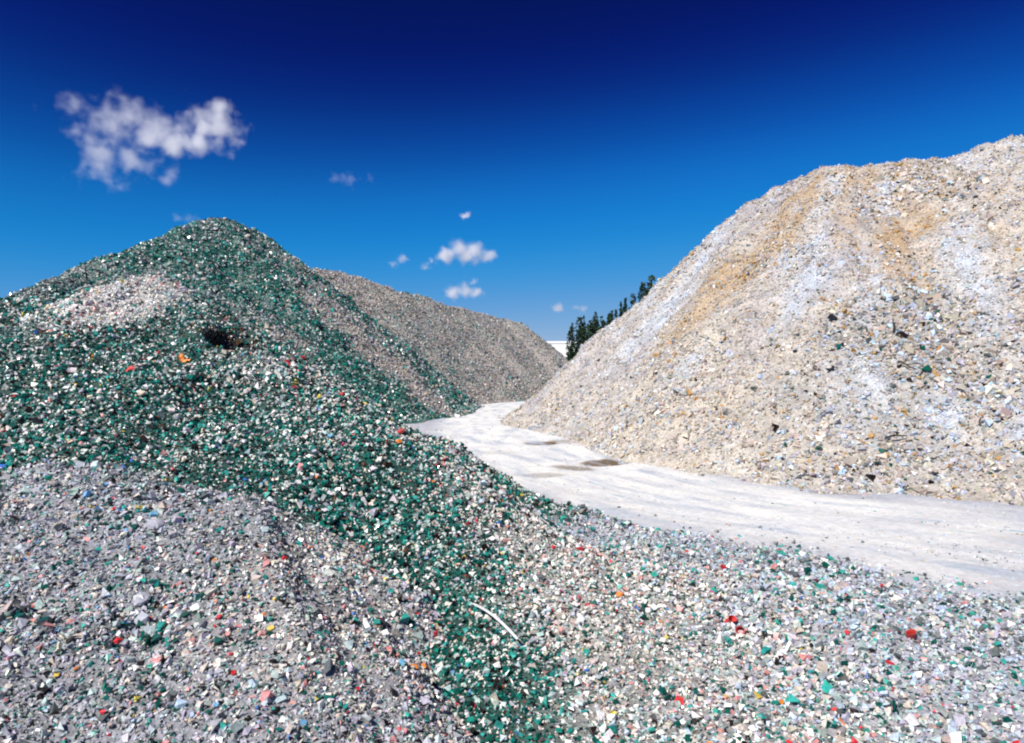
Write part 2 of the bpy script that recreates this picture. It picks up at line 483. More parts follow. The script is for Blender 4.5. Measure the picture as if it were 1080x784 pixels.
def scatter(nme, grid, dens, thin=0.0, seed=0):
    """points on the visible side of a heap; dens(dist) pieces per square metre of slope"""
    hp = HEAPS[nme]
    X, Y, Z, G = grid
    c = hp.cell
    N = grad(hp, X, Y)
    view = np.stack([-X, -Y, CAMH - Z], -1)
    dist = np.linalg.norm(view, axis=-1)
    face = (N * view).sum(-1) / dist
    fz = in_view(X, Y, Z)
    ok = fz & (face > -0.25)
    other = top_of(X, Y, skip=nme)
    ok &= (Z > other - 0.03)
    cover = sstep(-0.03, 0.05, Z - G)
    raw = hp.field(X, Y)[0] + 0.12 * fbm(X * 1.1, Y * 1.1, 61, 3)
    stray = thin * (sstep(-0.26, -0.02, raw) + 0.12 * sstep(-0.6, -0.2, raw) * sstep(7.5, 5.5, Y))
    stray = stray + (thin > .1) * (nme == 'near') * 0.62 * sstep(-0.75, -0.25, raw) * sstep(6.2, 5.4, Y)
    w = dens(dist) * c * c / N[..., 2] * ok * np.maximum(cover * sstep(-0.2, 0.0, raw), stray)
    w = w * np.where(face > 0.0, 1, 0.5)
    tot = int(w.sum())
    k = rng.choice(w.size, tot, p=w.ravel() / w.sum())
    x = X.ravel()[k] + rng.uniform(-.5, .5, tot) * c
    y = Y.ravel()[k] + rng.uniform(-.5, .5, tot) * c
    z = np.maximum(hp.h(x, y), ground_z(x, y))
    P = np.stack([x, y, z], 1)
    n = grad(hp, x, y)
    return P, n, np.linalg.norm(P - np.array([0, 0, CAMH]), axis=1)

def blobs(heap, *spec):
    r = []
    for (u, v, rad, a) in spec:
        p = pix_hit(u, v, heap)
        r.append((p[0], p[1], rad, a))
    return r

# ------------------------------------------------------------------ ground sheet and the track
def axis(lo, hi, step, far):
    a = np.arange(lo, hi + step, step)
    g = step * 1.35 ** np.arange(1, 60)
    g = np.cumsum(g); g = g[g < far]
    return np.concatenate([lo - g[::-1], a, hi + g])

def build_ground():
    xs = axis(-6, 12, 0.17, 9000); ys = axis(0, 36, 0.2, 9000)
    X, Y = np.meshgrid(xs, ys)
    Z = ground_z(X, Y)
    idx = np.arange(X.size).reshape(X.shape)
    q = np.stack([idx[:-1, :-1], idx[:-1, 1:], idx[1:, 1:], idx[1:, :-1]], -1).reshape(-1, 4)
    V = np.stack([X.ravel(), Y.ravel(), Z.ravel()], 1)
    n1 = fbm(V[:, 0] * .5, V[:, 1] * .5, 5, 4)[:, None]
    c1 = np.array([0.46, 0.455, 0.50]); c2 = np.array([0.36, 0.35, 0.39])
    m = sstep(-.5, .5, n1)
    col = np.concatenate([c1 * m + c2 * (1 - m), np.full((len(V), 1), 0.9)], 1)
    me = mesh_np('ground', V, q.ravel(), np.arange(len(q)) * 4, col, smooth=True)
    o = link('ground', me, fines_material('grey_grit', 30, 0.1, 0.92, 1.06))
    tag(o, kind='structure')

TRACK = [(12.0, 4.2, 2.6), (8, 6.8, 2.9), (5.0, 8.9, 2.9), (2.9, 10.9, 2.8), (1.4, 14.2, 2.8), (0.2, 19, 2.9), (-0.7, 26, 2.7),
         (-1.0, 33, 2.6), (-0.6, 41, 2.6), (1.5, 48.5, 2.4), (6, 53.5, 2.4), (14, 57, 2.4), (24, 58, 2.4)]
def spline(P, n):
    P = np.array(P, float); out = []
    Q = np.vstack([2 * P[0] - P[1], P, 2 * P[-1] - P[-2]])
    for i in range(1, len(Q) - 2):
        t = np.linspace(0, 1, n, endpoint=False)[:, None]
        a, b, c, d = Q[i - 1], Q[i], Q[i + 1], Q[i + 2]
        out.append(.5 * (2 * b + (c - a) * t + (2 * a - 5 * b + 4 * c - d) * t ** 2 + (3 * b - a - 3 * c + d) * t ** 3))
    return np.vstack(out + [P[-1:]])

def track_material():
    m, n, l, b = new_mat('white_track_dust')
    at = n.new('ShaderNodeAttribute'); at.attribute_name = 'col'
    uvs = n.new('ShaderNodeAttribute'); uvs.attribute_name = 'along'
    tc = n.new('ShaderNodeTexCoord')
    mp = n.new('ShaderNodeMapping'); mp.inputs['Scale'].default_value = (0.5, 2.2, 1)
    l.new(uvs.outputs['Vector'], mp.inputs[0])
    st = n.new('ShaderNodeTexNoise'); st.inputs['Scale'].default_value = 1.0; st.inputs['Detail'].default_value = 6
    l.new(mp.outputs[0], st.inputs['Vector'])
    fine = n.new('ShaderNodeTexNoise'); fine.inputs['Scale'].default_value = 13; fine.inputs['Detail'].default_value = 9
    fine.inputs['Roughness'].default_value = .78
    l.new(tc.outputs['Object'], fine.inputs['Vector'])
    # blue-grey smears pressed into the pale dust, drawn out along the track
    r1 = n.new('ShaderNodeMapRange'); r1.inputs[1].default_value = .50; r1.inputs[2].default_value = .66; r1.inputs[4].default_value = .8
    l.new(st.outputs[0], r1.inputs[0])
    m1 = n.new('ShaderNodeMix'); m1.data_type = 'RGBA'; m1.inputs[7].default_value = (0.50, 0.54, 0.60, 1)
    l.new(r1.outputs[0], m1.inputs[0]); l.new(at.outputs['Color'], m1.inputs[6])
    # turquoise flecks of crushed glass
    mp2 = n.new('ShaderNodeMapping'); mp2.inputs['Scale'].default_value = (1.6, 9.0, 1); l.new(uvs.outputs['Vector'], mp2.inputs[0])
    fl = n.new('ShaderNodeTexNoise'); fl.inputs['Scale'].default_value = 1.0; fl.inputs['Detail'].default_value = 4
    l.new(mp2.outputs[0], fl.inputs['Vector'])
    r2 = n.new('ShaderNodeMapRange'); r2.inputs[1].default_value = .64; r2.inputs[2].default_value = .70; r2.inputs[4].default_value = .8
    l.new(fl.outputs[0], r2.inputs[0])
    m2 = n.new('ShaderNodeMix'); m2.data_type = 'RGBA'; m2.inputs[7].default_value = (0.27, 0.48, 0.53, 1)
    l.new(r2.outputs[0], m2.inputs[0]); l.new(m1.outputs[2], m2.inputs[6])
    r3 = n.new('ShaderNodeMapRange'); r3.inputs[1].default_value = .3; r3.inputs[2].default_value = .7; r3.inputs[3].default_value = .66; r3.inputs[4].default_value = 1.14
    l.new(fine.outputs[0], r3.inputs[0])
    mx = n.new('ShaderNodeVectorMath'); mx.operation = 'SCALE'
    # yellowish and bluish blotches of dried slurry
    bl = n.new('ShaderNodeTexNoise'); bl.inputs['Scale'].default_value = .8; bl.inputs['Detail'].default_value = 7; bl.inputs['Roughness'].default_value = .65
    l.new(tc.outputs['Object'], bl.inputs['Vector'])
    r4 = n.new('ShaderNodeMapRange'); r4.inputs[1].default_value = .40; r4.inputs[2].default_value = .62; r4.inputs[4].default_value = .8
    l.new(bl.outputs[0], r4.inputs[0])
    m4 = n.new('ShaderNodeMix'); m4.data_type = 'RGBA'; m4.blend_type = 'MULTIPLY'; m4.inputs[7].default_value = (0.80, 0.83, 0.90, 1)
    l.new(r4.outputs[0], m4.inputs[0]); l.new(m2.outputs[2], m4.inputs[6])
    l.new(m4.outputs[2], mx.inputs[0]); l.new(r3.outputs[0], mx.inputs['Scale'])
    l.new(mx.outputs[0], b.inputs['Base Color']); l.new(at.outputs['Alpha'], b.inputs['Roughness'])
    b.inputs['Specular IOR Level'].default_value = .25
    bp = n.new('ShaderNodeBump'); bp.inputs['Strength'].default_value = .5; bp.inputs['Distance'].default_value = .03
    l.new(fine.outputs[0], bp.inputs['Height']); l.new(bp.outputs[0], b.inputs['Normal'])
    return m

PUDDLES = []
def build_track():
    S = spline(TRACK, 40)
    T = np.gradient(S[:, :2], axis=0); T /= np.linalg.norm(T, axis=1)[:, None]
    Nn = np.stack([T[:, 1], -T[:, 0]], 1)
    cum = np.concatenate([[0], np.cumsum(np.linalg.norm(np.diff(S[:, :2], axis=0), axis=1))])
    tt = np.linspace(-1, 1, 61)
    wob = 1 + 0.12 * fbm(cum[:, None] * .6 + 0 * tt[None], np.sign(tt)[None] * 5 + 0 * cum[:, None], 14, 3)
    off = tt[None] * S[:, 2:3] * wob
    X = S[:, 0:1] + Nn[:, 0:1] * off; Y = S[:, 1:2] + Nn[:, 1:2] * off
    sway = 0.35 * fbm(cum[:, None] * .12 + 0 * off, 0 * off + 3.3, 29, 2)
    rut = sum(a_ * np.exp(-((off - c - sway * f_) / wd_) ** 2) for c, wd_, a_, f_ in ((-1.25, .20, 1, 1), (.55, .20, 1, 1), (-.55, .16, .7, -1), (1.25, .16, .7, -1), (2.0, .25, .6, .5)))
    Z = ground_z(X, Y) + 0.028 - 0.022 * rut * (0.6 + 0.4 * fbm(cum[:, None] * .8 + 0 * off, off, 19, 2)) + 0.014 * fbm(X * 2.2, Y * 2.2, 6, 3)
    edge = 1 - np.abs(tt)[None] + 0.28 * fbm(X * .9, Y * .9, 23, 4)
    e = sstep(0.02, 0.55, edge)
    near = sstep(12.5, 7.5, Y) * sstep(2.8, 7.0, X)      # the loose grey stretch at the near end
    e = e * (1 - 0.85 * near * (0.75 + 0.5 * fbm(X * .8, Y * 1.6, 51, 3)))
    Z = Z - 0.05 * sstep(0.10, 0.0, 1 - np.abs(tt))[None]
    white = np.array([0.84, 0.82, 0.78]); grit = np.array([0.46, 0.455, 0.50])
    e = e * (1 - 0.30 * np.clip(rut, 0, 1) * sstep(-.3, .5, fbm(X * .7, Y * .7, 33, 3)))
    col = white * e[..., None] + grit * (1 - e[..., None])
    rough = np.full(X.shape, 0.85)
    for (px, py, rx, ry, a, dk) in PUDDLES:
        ca, sa = math.cos(a), math.sin(a)
        dx, dy = X - px, Y - py
        q = ((dx * ca + dy * sa) / rx) ** 2 + ((-dx * sa + dy * ca) / ry) ** 2 + 0.7 * fbm(X * 2.2, Y * 2.2, 77, 4)
        mk = sstep(1.25, 0.55, q) * dk
        col = col * (1 - mk[..., None]) + np.array([0.19, 0.125, 0.065]) * mk[..., None]
        rough = rough * (1 - .25 * mk)
        Z = Z - 0.012 * mk
    V = np.stack([X.ravel(), Y.ravel(), Z.ravel()], 1)
    idx = np.arange(X.size).reshape(X.shape)
    q = np.stack([idx[:-1, :-1], idx[:-1, 1:], idx[1:, 1:], idx[1:, :-1]], -1).reshape(-1, 4)
    me = mesh_np('track', V, q.ravel(), np.arange(len(q)) * 4, np.concatenate([col.reshape(-1, 3), rough.reshape(-1, 1)], 1), smooth=True)
    al = me.attributes.new('along', 'FLOAT_VECTOR', 'POINT')
    al.data.foreach_set('vector', np.stack([np.repeat(cum, len(tt)), off.ravel(), 0 * off.ravel()], 1).astype(np.float32).ravel())
    if me.polygons[0].normal.z < 0: me.flip_normals()
    o = link('track', me, track_material())
    tag(o, kind='structure')

def gpix(u, v):
    s = CAMH * F / (v - CY)
    return ((u - CX) / F * s, s)
for (u, v, rx, ry, a, dk) in [(634, 490, .50, .60, -.5, 1.0), (606, 495, .55, .32, -.6, .7), (574, 468, .50, .60, -.3, 1.0), (592, 466, .35, .5, 0, .6),
                              (542, 441, .75, .9, 0, .45), (890, 520, .50, .22, -.3, .9), (652, 487, .4, .5, 0, .8), (575, 503, .45, .35, 0, .45), (520, 478, .5, .4, 0, .2)]:
    gx, gy = gpix(u, v)
    PUDDLES.append((gx, gy, rx, ry, a, dk))

build_ground()
build_track()

# ------------------------------------------------------------------ heaps
MIX_NEAR = [(T_PRISM, .44), (T_OCTA, .44), (T_BOX, .12)]
MIX_MID = [(T_PRISM, .22), (T_OCTA, .38), (T_TETRA, .40)]
MIX_FAR = [(T_TETRA, .5), (T_OCTA, .5)]

# near green heap
Z_near = [('green', 1.0, blobs(H_near, (150, 400, 1.6, .8), (330, 500, .9, 1.0), (250, 440, .9, .6), (420, 610, .45, 2.4), (380, 560, .5, 1.8), (430, 560, .4, 1.6), (350, 540, .4, 1.4), (450, 650, .45, 2.4), (470, 690, .4, 2.2), (460, 600, .4, 1.2))
              + [(-1.0, 6.8, .35, 2.5), (-.75, 6.1, .35, 3.2), (-.5, 5.5, .35, 3.6), (-.35, 5.0, .32, 3.4), (-.2, 4.5, .3, 2.6)]
              + [(2.2, 8.2, .9, -1.6), (3.2, 7.0, 1.2, -1.6), (4.2, 6.0, 1.5, -1.4), (3.5, 4.6, 1.2, -1.2)], .25, .5),
          ('mixed', .45, blobs(H_near, (300, 400, .6, .9), (250, 380, .5, .8), (400, 480, .5, .7), (100, 470, .8, .4), (500, 610, .5, .9)) + [(2.4, 8.0, 1.0, -.7), (4.0, 6.4, 1.6, -.7)], .2, .5),
          ('bright', .02, blobs(H_near, (500, 490, .45, 1.5), (545, 540, .6, 1.8), (610, 590, .8, 2.2), (590, 650, .5, 1.6), (690, 620, 1.0, 2.2), (740, 660, .9, 2.0),
                               (660, 680, .6, 1.6), (430, 458, .35, 1.2), (860, 690, 1.0, 1.0)) + [(-.6, 5.6, .4, -1.5), (-.3, 4.7, .4, -1.5)], 0, 1),
          ('bluegrey', .02, blobs(H_near, (680, 568, .7, 1.6), (740, 582, .7, 2.2), (800, 600, .7, 2.4), (870, 615, .9, 2.6), (950, 625, .9, 2.6), (930, 650, .9, 1.8), (900, 675, .7, 1.6), (980, 700, 1.0, 1.6), (800, 740, 1.0, .8)), 0, 1),
          ('chalk', .0, blobs(H_near, (140, 306, .38, 7.0), (112, 320, .38, 7.0), (170, 296, .28, 7.0), (92, 330, .4, 6.0), (270, 395, .22, 1.6), (300, 385, .2, 1.5)), 0, 1),
          ('pit_shade', .0, [(a, b + .1, .6 * c, 12.0 * f) for a, b, c, e, f in PIT_XY], 0, 1)]  # painted shade of the hollow, on its pieces and fines
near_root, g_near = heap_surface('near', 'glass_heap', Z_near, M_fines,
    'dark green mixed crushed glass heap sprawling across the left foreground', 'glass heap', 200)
P, N, D = scatter('near', g_near, lambda d: np.clip(2650 * (5.0 / d) ** 1.15, 700, 3000), thin=0.16)
size = rng.lognormal(math.log(0.0205), 0.38, len(P)).clip(.011, .05) * np.clip((D / 6.5) ** 0.45, .85, 1.5) * np.exp(.38 * fbm(P[:, 0] * 1.1, P[:, 1] * 1.1, 131, 3))
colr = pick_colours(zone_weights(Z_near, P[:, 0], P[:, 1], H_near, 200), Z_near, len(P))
print('near', len(P))
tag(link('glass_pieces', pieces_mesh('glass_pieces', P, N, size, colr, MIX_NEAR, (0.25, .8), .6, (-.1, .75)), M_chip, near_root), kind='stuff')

# grey lobe in the near left corner
Z_lobe = [('lobe', 1.0, [], .2, .4), ('bluegrey', .35, [], .3, .4), ('bright', .12, blobs(H_lobe, (350, 590, .35, 1.2), (300, 640, .5, .8), (390, 670, .5, 1.3), (345, 572, .25, 1.2)), .2, .5),
          ('mixed', .10, blobs(H_lobe, (105, 640, .5, .35), (200, 620, .4, .25)), .2, .5)]
lobe_root, g_lobe = heap_surface('lobe', 'glass_heap', Z_lobe, M_fines,
    'low lilac-grey heap of dusty crushed glass in the lower left corner', 'glass heap', 300)
P, N, D = scatter('lobe', g_lobe, lambda d: np.clip(3700 * (5.0 / d) ** 1.0, 1200, 4700), thin=0.05)
size = rng.lognormal(math.log(0.0158), 0.46, len(P)).clip(.009, .06) * np.clip((D / 6.0) ** 0.4, .8, 1.3) * np.exp(.32 * fbm(P[:, 0] * 1.5, P[:, 1] * 1.5, 133, 3))
colr = pick_colours(zone_weights(Z_lobe, P[:, 0], P[:, 1], H_lobe, 300), Z_lobe, len(P))
print('lobe', len(P))
tag(link('glass_pieces', pieces_mesh('glass_pieces', P, N, size, colr, MIX_NEAR, (0.22, .75), .55, (-.1, .55)), M_chip, lobe_root), kind='stuff')

# tall green heap on the left
Z_left = [('farg', 1.0, blobs(H_left, (250, 270, 2.5, .8), (180, 270, 2, .8), (300, 310, 1.2, 1.0), (330, 350, 1.0, 1.6), (360, 385, 1.0, 2.0), (390, 412, .9, 2.4), (425, 436, .9, 2.4)), 1.3, .9),
          ('farmix', .7, blobs(H_left, (280, 255, 1.5, .8), (110, 285, 1.5, .9), (150, 268, .8, .8), (225, 230, 1.2, .6), (305, 340, .8, 1.0), (340, 385, .7, 1.0), (380, 375, .8, 1.2)), 1.5, .7),
          ('fargrey', .25, blobs(H_left, (318, 285, .9, 1.4), (340, 312, .9, 1.8), (365, 340, .9, 2.0), (390, 362, .9, 2.2), (415, 388, .9, 2.4), (440, 410, .9, 2.6), (310, 358, .8, 1.2), (290, 370, .8, .9)), 1.2, .7)]
left_root, g_left = heap_surface('left', 'glass_heap', Z_left, M_fines_far,
    'tall dark green crushed glass heap rising highest on the left', 'glass heap', 400)
P, N, D = scatter('left', g_left, lambda d: np.clip(230 * (30 / d) ** 1.2, 90, 420), thin=0.25)
size = rng.lognormal(math.log(0.072), 0.35, len(P)).clip(.035, .17) * np.clip((D / 30) ** 0.5, .6, 1.4)
colr = pick_colours(zone_weights(Z_left, P[:, 0], P[:, 1], H_left, 400), Z_left, len(P))
print('left', len(P))
tag(link('glass_pieces', pieces_mesh('glass_pieces', P, N, size, colr, MIX_MID, (0.25, .8), .5), M_chip, left_root), kind='stuff')

# long grey heap behind it
Z_far = [('fargrey', 1.0, [], .5, 1.2), ('farmix', .45, blobs(H_far, (450, 400, 3, .6), (430, 360, 2.5, .5)), .9, .9),
         ('fartan', .3, blobs(H_far, (365, 300, 2.0, 1.3), (400, 330, 2.5, .6), (500, 420, 2.0, .6)), .7, 1.0)]
far_root, g_far = heap_surface('far', 'glass_heap', Z_far, M_fines_far,
    'long grey heap of fine crushed glass at the far end of the white track', 'glass heap', 500)
P, N, D = scatter('far', g_far, lambda d: np.clip(110 * (45 / d), 70, 160), thin=0.25)
size = rng.lognormal(math.log(0.09), 0.3, len(P)).clip(.05, .18)
colr = pick_colours(zone_weights(Z_far, P[:, 0], P[:, 1], H_far, 500), Z_far, len(P))
print('far', len(P))
tag(link('glass_pieces', pieces_mesh('glass_pieces', P, N, size, colr, MIX_FAR, (0.3, .9), .5), M_rock, far_root), kind='stuff')

# pale heap on the right
Z_right = [('cream', 1.0, blobs(H_right, (720, 430, 2.0, .7), (820, 480, 1.6, .6), (760, 380, 2, .5), (640, 430, 1.5, .6)), .5, .8),
           ('ochre', .30, blobs(H_right, (880, 186, 1.0, 1.2), (855, 200, .8, .9), (835, 235, .8, .9), (800, 275, .9, 1.1), (770, 300, .8, 1.1), (735, 325, .8, 1.0), (712, 345, .7, .8),
                              (862, 308, .6, 1.4), (920, 230, 1.3, 1.1), (945, 255, 1.1, 1.0), (970, 300, 1.0, .8)), 1.5, .6),
           ('pale', .34, blobs(H_right, (715, 300, 1.2, .6), (675, 345, 1.1, .6), (760, 255, 1.0, .6), (840, 262, .7, 1.5), (885, 290, 1.0, 1.7), (945, 275, .9, 1.6), (965, 430, .9, 2.2),
                              (895, 212, .8, 1.6), (920, 200, .6, 1.1), (720, 395, .8, .7), (970, 350, .7, 1.4)), 1.5, .55),
           ('mauve', .42, blobs(H_right, (800, 215, 1.3, 1.1), (760, 260, 1.2, .9), (850, 270, 1.2, .8), (670, 385, 1.2, .9), (600, 400, 1.2, .8), (790, 345, 1.2, .7)), 1.1, .7),
           ('rough', .22, blobs(H_right, (940, 360, 1.2, 2.0), (960, 330, 1.0, 1.4), (900, 450, 1.2, 1.2), (950, 490, 1.0, 1.5), (880, 360, .8, .8), (1030, 400, 2.0, 1.4), (960, 210, 1.0, .8), (800, 460, 1.0, .6)), .4, .8)]
right_root, g_right = heap_surface('right', 'rubble_heap', Z_right, M_fines_right,
    'big pale cream and ochre rubble heap filling the right side', 'rubble heap', 600)
P, N, D = scatter('right', g_right, lambda d: np.clip(420 * (15 / d) ** 1.0, 150, 600), thin=0.30)
Wz = zone_weights(Z_right, P[:, 0], P[:, 1], H_right, 600)
coarse = Wz[0] * .85 + Wz[1] * .8 + Wz[2] * .6 + Wz[3] * .65 + Wz[4] * 1.25     # dusty runs are finer than the rough patches
size = rng.lognormal(math.log(0.042), 0.46, len(P)).clip(.018, .15) * np.clip((D / 15) ** 0.4, .85, 1.3) * coarse * np.exp(.45 * fbm(P[:, 0] * .7, P[:, 1] * .7, 137, 3))
colr = pick_colours(zone_weights(Z_right, P[:, 0], P[:, 1], H_right, 600), Z_right, len(P))
print('right', len(P))
tag(link('rubble_pieces', pieces_mesh('rubble_pieces', P, N, size, colr, MIX_MID, (0.35, .9), .5), M_rock, right_root), kind='stuff')
#@@REST
# loose grit strewn over the track and the ground beside it
def loose_gravel():
    n = 150000
    y = 3.4 + 30 * rng.random(n) ** 2.2
    x = rng.uniform(-.75, .85, n) * y
    e = fbm(x * .6, y * .6, 44, 4)
    onright = sstep(2.0, 5.5, x) * sstep(11, 7, y)
    S = spline(TRACK, 40)
    dc = np.min(np.abs(np.hypot(x[:, None] - S[None, :, 0], y[:, None] - S[None, :, 1]) ) / S[None, :, 2], 1)
    p = np.clip(.10 + .7 * sstep(.45, 1.0, dc + .4 * e) + .6 * onright + .9 * sstep(6.2, 5.2, y) * sstep(-1.0, 0.3, x) + .25 * sstep(.1, .6, e), 0, 1)
    z = ground_z(x, y)
    free = top_of(x, y) < z + .03
    k = (rng.random(n) < p * .55) & free
    x, y, z = x[k], y[k], z[k]; m = len(x)
    z = z + .02 * (dc[k] < 1)
    P = np.stack([x, y, z], 1); N = np.tile(np.array([[0, 0, 1.0]]), (m, 1))
    size = rng.lognormal(math.log(.014), .5, m).clip(.006, .05) * np.clip((y / 8) ** .5, .8, 1.6)
    names = ['lilac', 'white', 'grey', 'clear', 'beige', 'dgrey', 'paleblue', 'teal', 'sand', 'dgreen', 'red']
    w = np.array([26, 22, 10, 8, 10, 4, 10, 2.5, 6, 1.5, .3])
    tab = np.array([[*C[q][0], C[q][1]] for q in names])
    col = tab[rng.choice(len(names), m, p=w / w.sum())]
    col[:, :3] *= rng.uniform(.75, 1.15, (m, 1))
    print('gravel', m)
    o = link('loose_gravel', pieces_mesh('loose_gravel', P, N, size, np.clip(col, 0, .9), MIX_FAR, (.3, .8), .4, (-.1, .3)), M_rock)
    tag(o, 'thin scatter of pale grit on the white track and grey ground', 'gravel', kind='stuff')
loose_gravel()

# ------------------------------------------------------------------ larger single pieces lying in the heaps
def shard_mesh(name, r):
    """a curved bit of bottle wall with broken edges"""
    nu, nv = 4, 3
    R = r.uniform(.9, 1.6); a0 = r.uniform(.5, .95)
    top, bot = [], []
    for j in range(nv):
        for i in range(nu):
            u = (i / (nu - 1) - .5) * 2; v = (j / (nv - 1) - .5) * 2
            k = 1 - .35 * abs(u * v) + r.uniform(-.16, .16)
            a = u * a0 * k; yy = v * .5 * k
            top.append((R * math.sin(a), yy, R * math.cos(a) - R * .9))
            bot.append(((R - .11) * math.sin(a), yy, (R - .11) * math.cos(a) - R * .9))
    V = top + bot; n = len(top); Fc = []
    for j in range(nv - 1):
        for i in range(nu - 1):
            a, b, c, d = j * nu + i, j * nu + i + 1, (j + 1) * nu + i + 1, (j + 1) * nu + i
            Fc.append((a, b, c, d)); Fc.append((d + n, c + n, b + n, a + n))
    rim = [i for i in range(nu)] + [j * nu + nu - 1 for j in range(1, nv)] + [(nv - 1) * nu + i for i in range(nu - 2, -1, -1)] + [j * nu for j in range(nv - 2, 0, -1)]
    for p, q in zip(rim, rim[1:] + rim[:1]):
        Fc.append((q, p, p + n, q + n))
    s = .5 / max(max(abs(c) for c in v) for v in V)
    return mesh_py(name, [(x * s, y * s, z * s) for x, y, z in V], Fc)

def lathe(name, prof, seg=14, dent=None, smooth=False):
    V, Fc = [], []
    for (rr, z) in prof:
        for k in range(seg):
            a = 2 * math.pi * k / seg
            x, y, zz = rr * math.cos(a), rr * math.sin(a), z
            if dent: x, y, zz = dent(x, y, zz)
            V.append((x, y, zz))
    for j in range(len(prof) - 1):
        for k in range(seg):
            k2 = (k + 1) % seg
            Fc.append((j * seg + k, j * seg + k2, (j + 1) * seg + k2, (j + 1) * seg + k))
    Fc.append(tuple(reversed(range(seg))))
    Fc.append(tuple((len(prof) - 1) * seg + k for k in range(seg)))
    return mesh_py(name, V, Fc, smooth)

def cap_mesh(name, h=.36):
    return lathe(name, [(.50, 0), (.5, h * .85), (.45, h), (.38, h), (.36, h * .82)], 12)

ICO_T = (1 + 5 ** .5) / 2
ICO_V = [Vector(v).normalized() for v in [(-1, ICO_T, 0), (1, ICO_T, 0), (-1, -ICO_T, 0), (1, -ICO_T, 0), (0, -1, ICO_T), (0, 1, ICO_T),
         (0, -1, -ICO_T), (0, 1, -ICO_T), (ICO_T, 0, -1), (ICO_T, 0, 1), (-ICO_T, 0, -1), (-ICO_T, 0, 1)]]
ICO_F = [(0, 11, 5), (0, 5, 1), (0, 1, 7), (0, 7, 10), (0, 10, 11), (1, 5, 9), (5, 11, 4), (11, 10, 2), (10, 7, 6), (7, 1, 8),
         (3, 9, 4), (3, 4, 2), (3, 2, 6), (3, 6, 8), (3, 8, 9), (4, 9, 5), (2, 4, 11), (6, 2, 10), (8, 6, 7), (9, 8, 1)]
def lump_mesh(name, r, flat=.7):
    V = [(v.x * r.uniform(.34, .58), v.y * r.uniform(.3, .55), v.z * r.uniform(.3, .55) * flat) for v in ICO_V]
    return mesh_py(name, V, ICO_F)

def subdiv_lump(name, r, flat, levels=2, amp=.16):
    import bmesh
    bm = bmesh.new()
    bmesh.ops.create_icosphere(bm, subdivisions=levels, radius=.5)
    ph = [r.uniform(0, 6) for _ in range(6)]
    for v in bm.verts:
        c = v.co.copy()
        k = 1 + amp * math.sin(5 * c.x + ph[0]) * math.cos(4 * c.y + ph[1]) + amp * .8 * math.sin(9 * c.z + 7 * c.x + ph[2]) + r.uniform(-.08, .08)
        v.co = Vector((c.x * k, c.y * k * .85, c.z * k * flat))
    me = bpy.data.meshes.new(name); bm.to_mesh(me); bm.free(); me.shade_flat()
    return me

def place(o, P, N, size, heading=None, lift=0.0, tilt=0.25, parent=None):
    n = Vector(N) + Vector((random.gauss(0, tilt), random.gauss(0, tilt), 0)); n.normalize()
    hd = Vector((math.cos(heading), math.sin(heading), 0)) if heading is not None else Vector((random.gauss(0, 1), random.gauss(0, 1), .01))
    t = (hd - n * hd.dot(n)).normalized(); b = n.cross(t)
    M = Matrix((( t.x, b.x, n.x), (t.y, b.y, n.y), (t.z, b.z, n.z))).to_4x4()
    p = Vector(P) + Vector(N) * lift
    W = Matrix.Translation(p) @ M @ Matrix.Diagonal((size, size, size, 1))
    if parent is not None:
        o.parent = parent
        W = Matrix.Translation(-Vector(parent.location)) @ W
    loc, rot, sc = W.decompose()
    o.rotation_mode = 'QUATERNION'
    o.location, o.rotation_quaternion, o.scale = loc, rot, sc

piece_mats = {}
def pmat(k):
    if k not in piece_mats:
        c, r = C[k]
        piece_mats[k] = plain_material('piece_' + k, c, r, .5, .3, 60)
    return piece_mats[k]
variants = {}
def variant(kind, colour, r):
    key = (kind, colour, r.randrange(3))
    if key not in variants:
        me = dict(shard=lambda: shard_mesh('shard', r), bottle_cap=lambda: cap_mesh('bottle_cap', r.uniform(.25, .5)),
                  lump=lambda: lump_mesh('lump', r))[kind]()
        me.materials.append(pmat(colour))
        variants[key] = me
    return variants[key]

def big_pieces(nme, root, zones, seed, count, smin, smax, kinds, rect, cap_cols):
    r = random.Random(seed)
    hp = HEAPS[nme]
    got = 0
    us = rng.uniform(rect[0], rect[2], count * 3); vv = rng.uniform(rect[1], rect[3], count * 3)
    for u, v in zip(us, vv):
        if got >= count: break
        p = pix_hit(u, v, hp)
        if p[2] < top_of(p[0:1], p[1:2], skip=nme)[0] - .001: continue
        n = grad(hp, p[0:1], p[1:2])[0]
        W = zone_weights(zones, p[0:1], p[1:2], hp, 1)[:, 0]
        zp = PAL[zones[int(rng.choice(len(zones), p=W / W.sum()))][0]]
        ks = list(zp.keys()); pr = np.array(list(zp.values()), float)
        colour = ks[int(rng.choice(len(ks), p=pr / pr.sum()))]
        if nme == 'lobe' and colour in ('green', 'teal', 'dgreen', 'skyblue'): colour = 'lilac'
        kind = r.choices([k for k, _ in kinds], [w for _, w in kinds])[0]
        if kind == 'bottle_cap': colour = r.choice(cap_cols)
        o = bpy.data.objects.new(kind, variant(kind, colour, r))
        COL.objects.link(o)
        s = r.uniform(smin, smax) * (.7 if kind == 'bottle_cap' else 1)
        place(o, p, n, s, None, s * .12, .35, root)
        got += 1

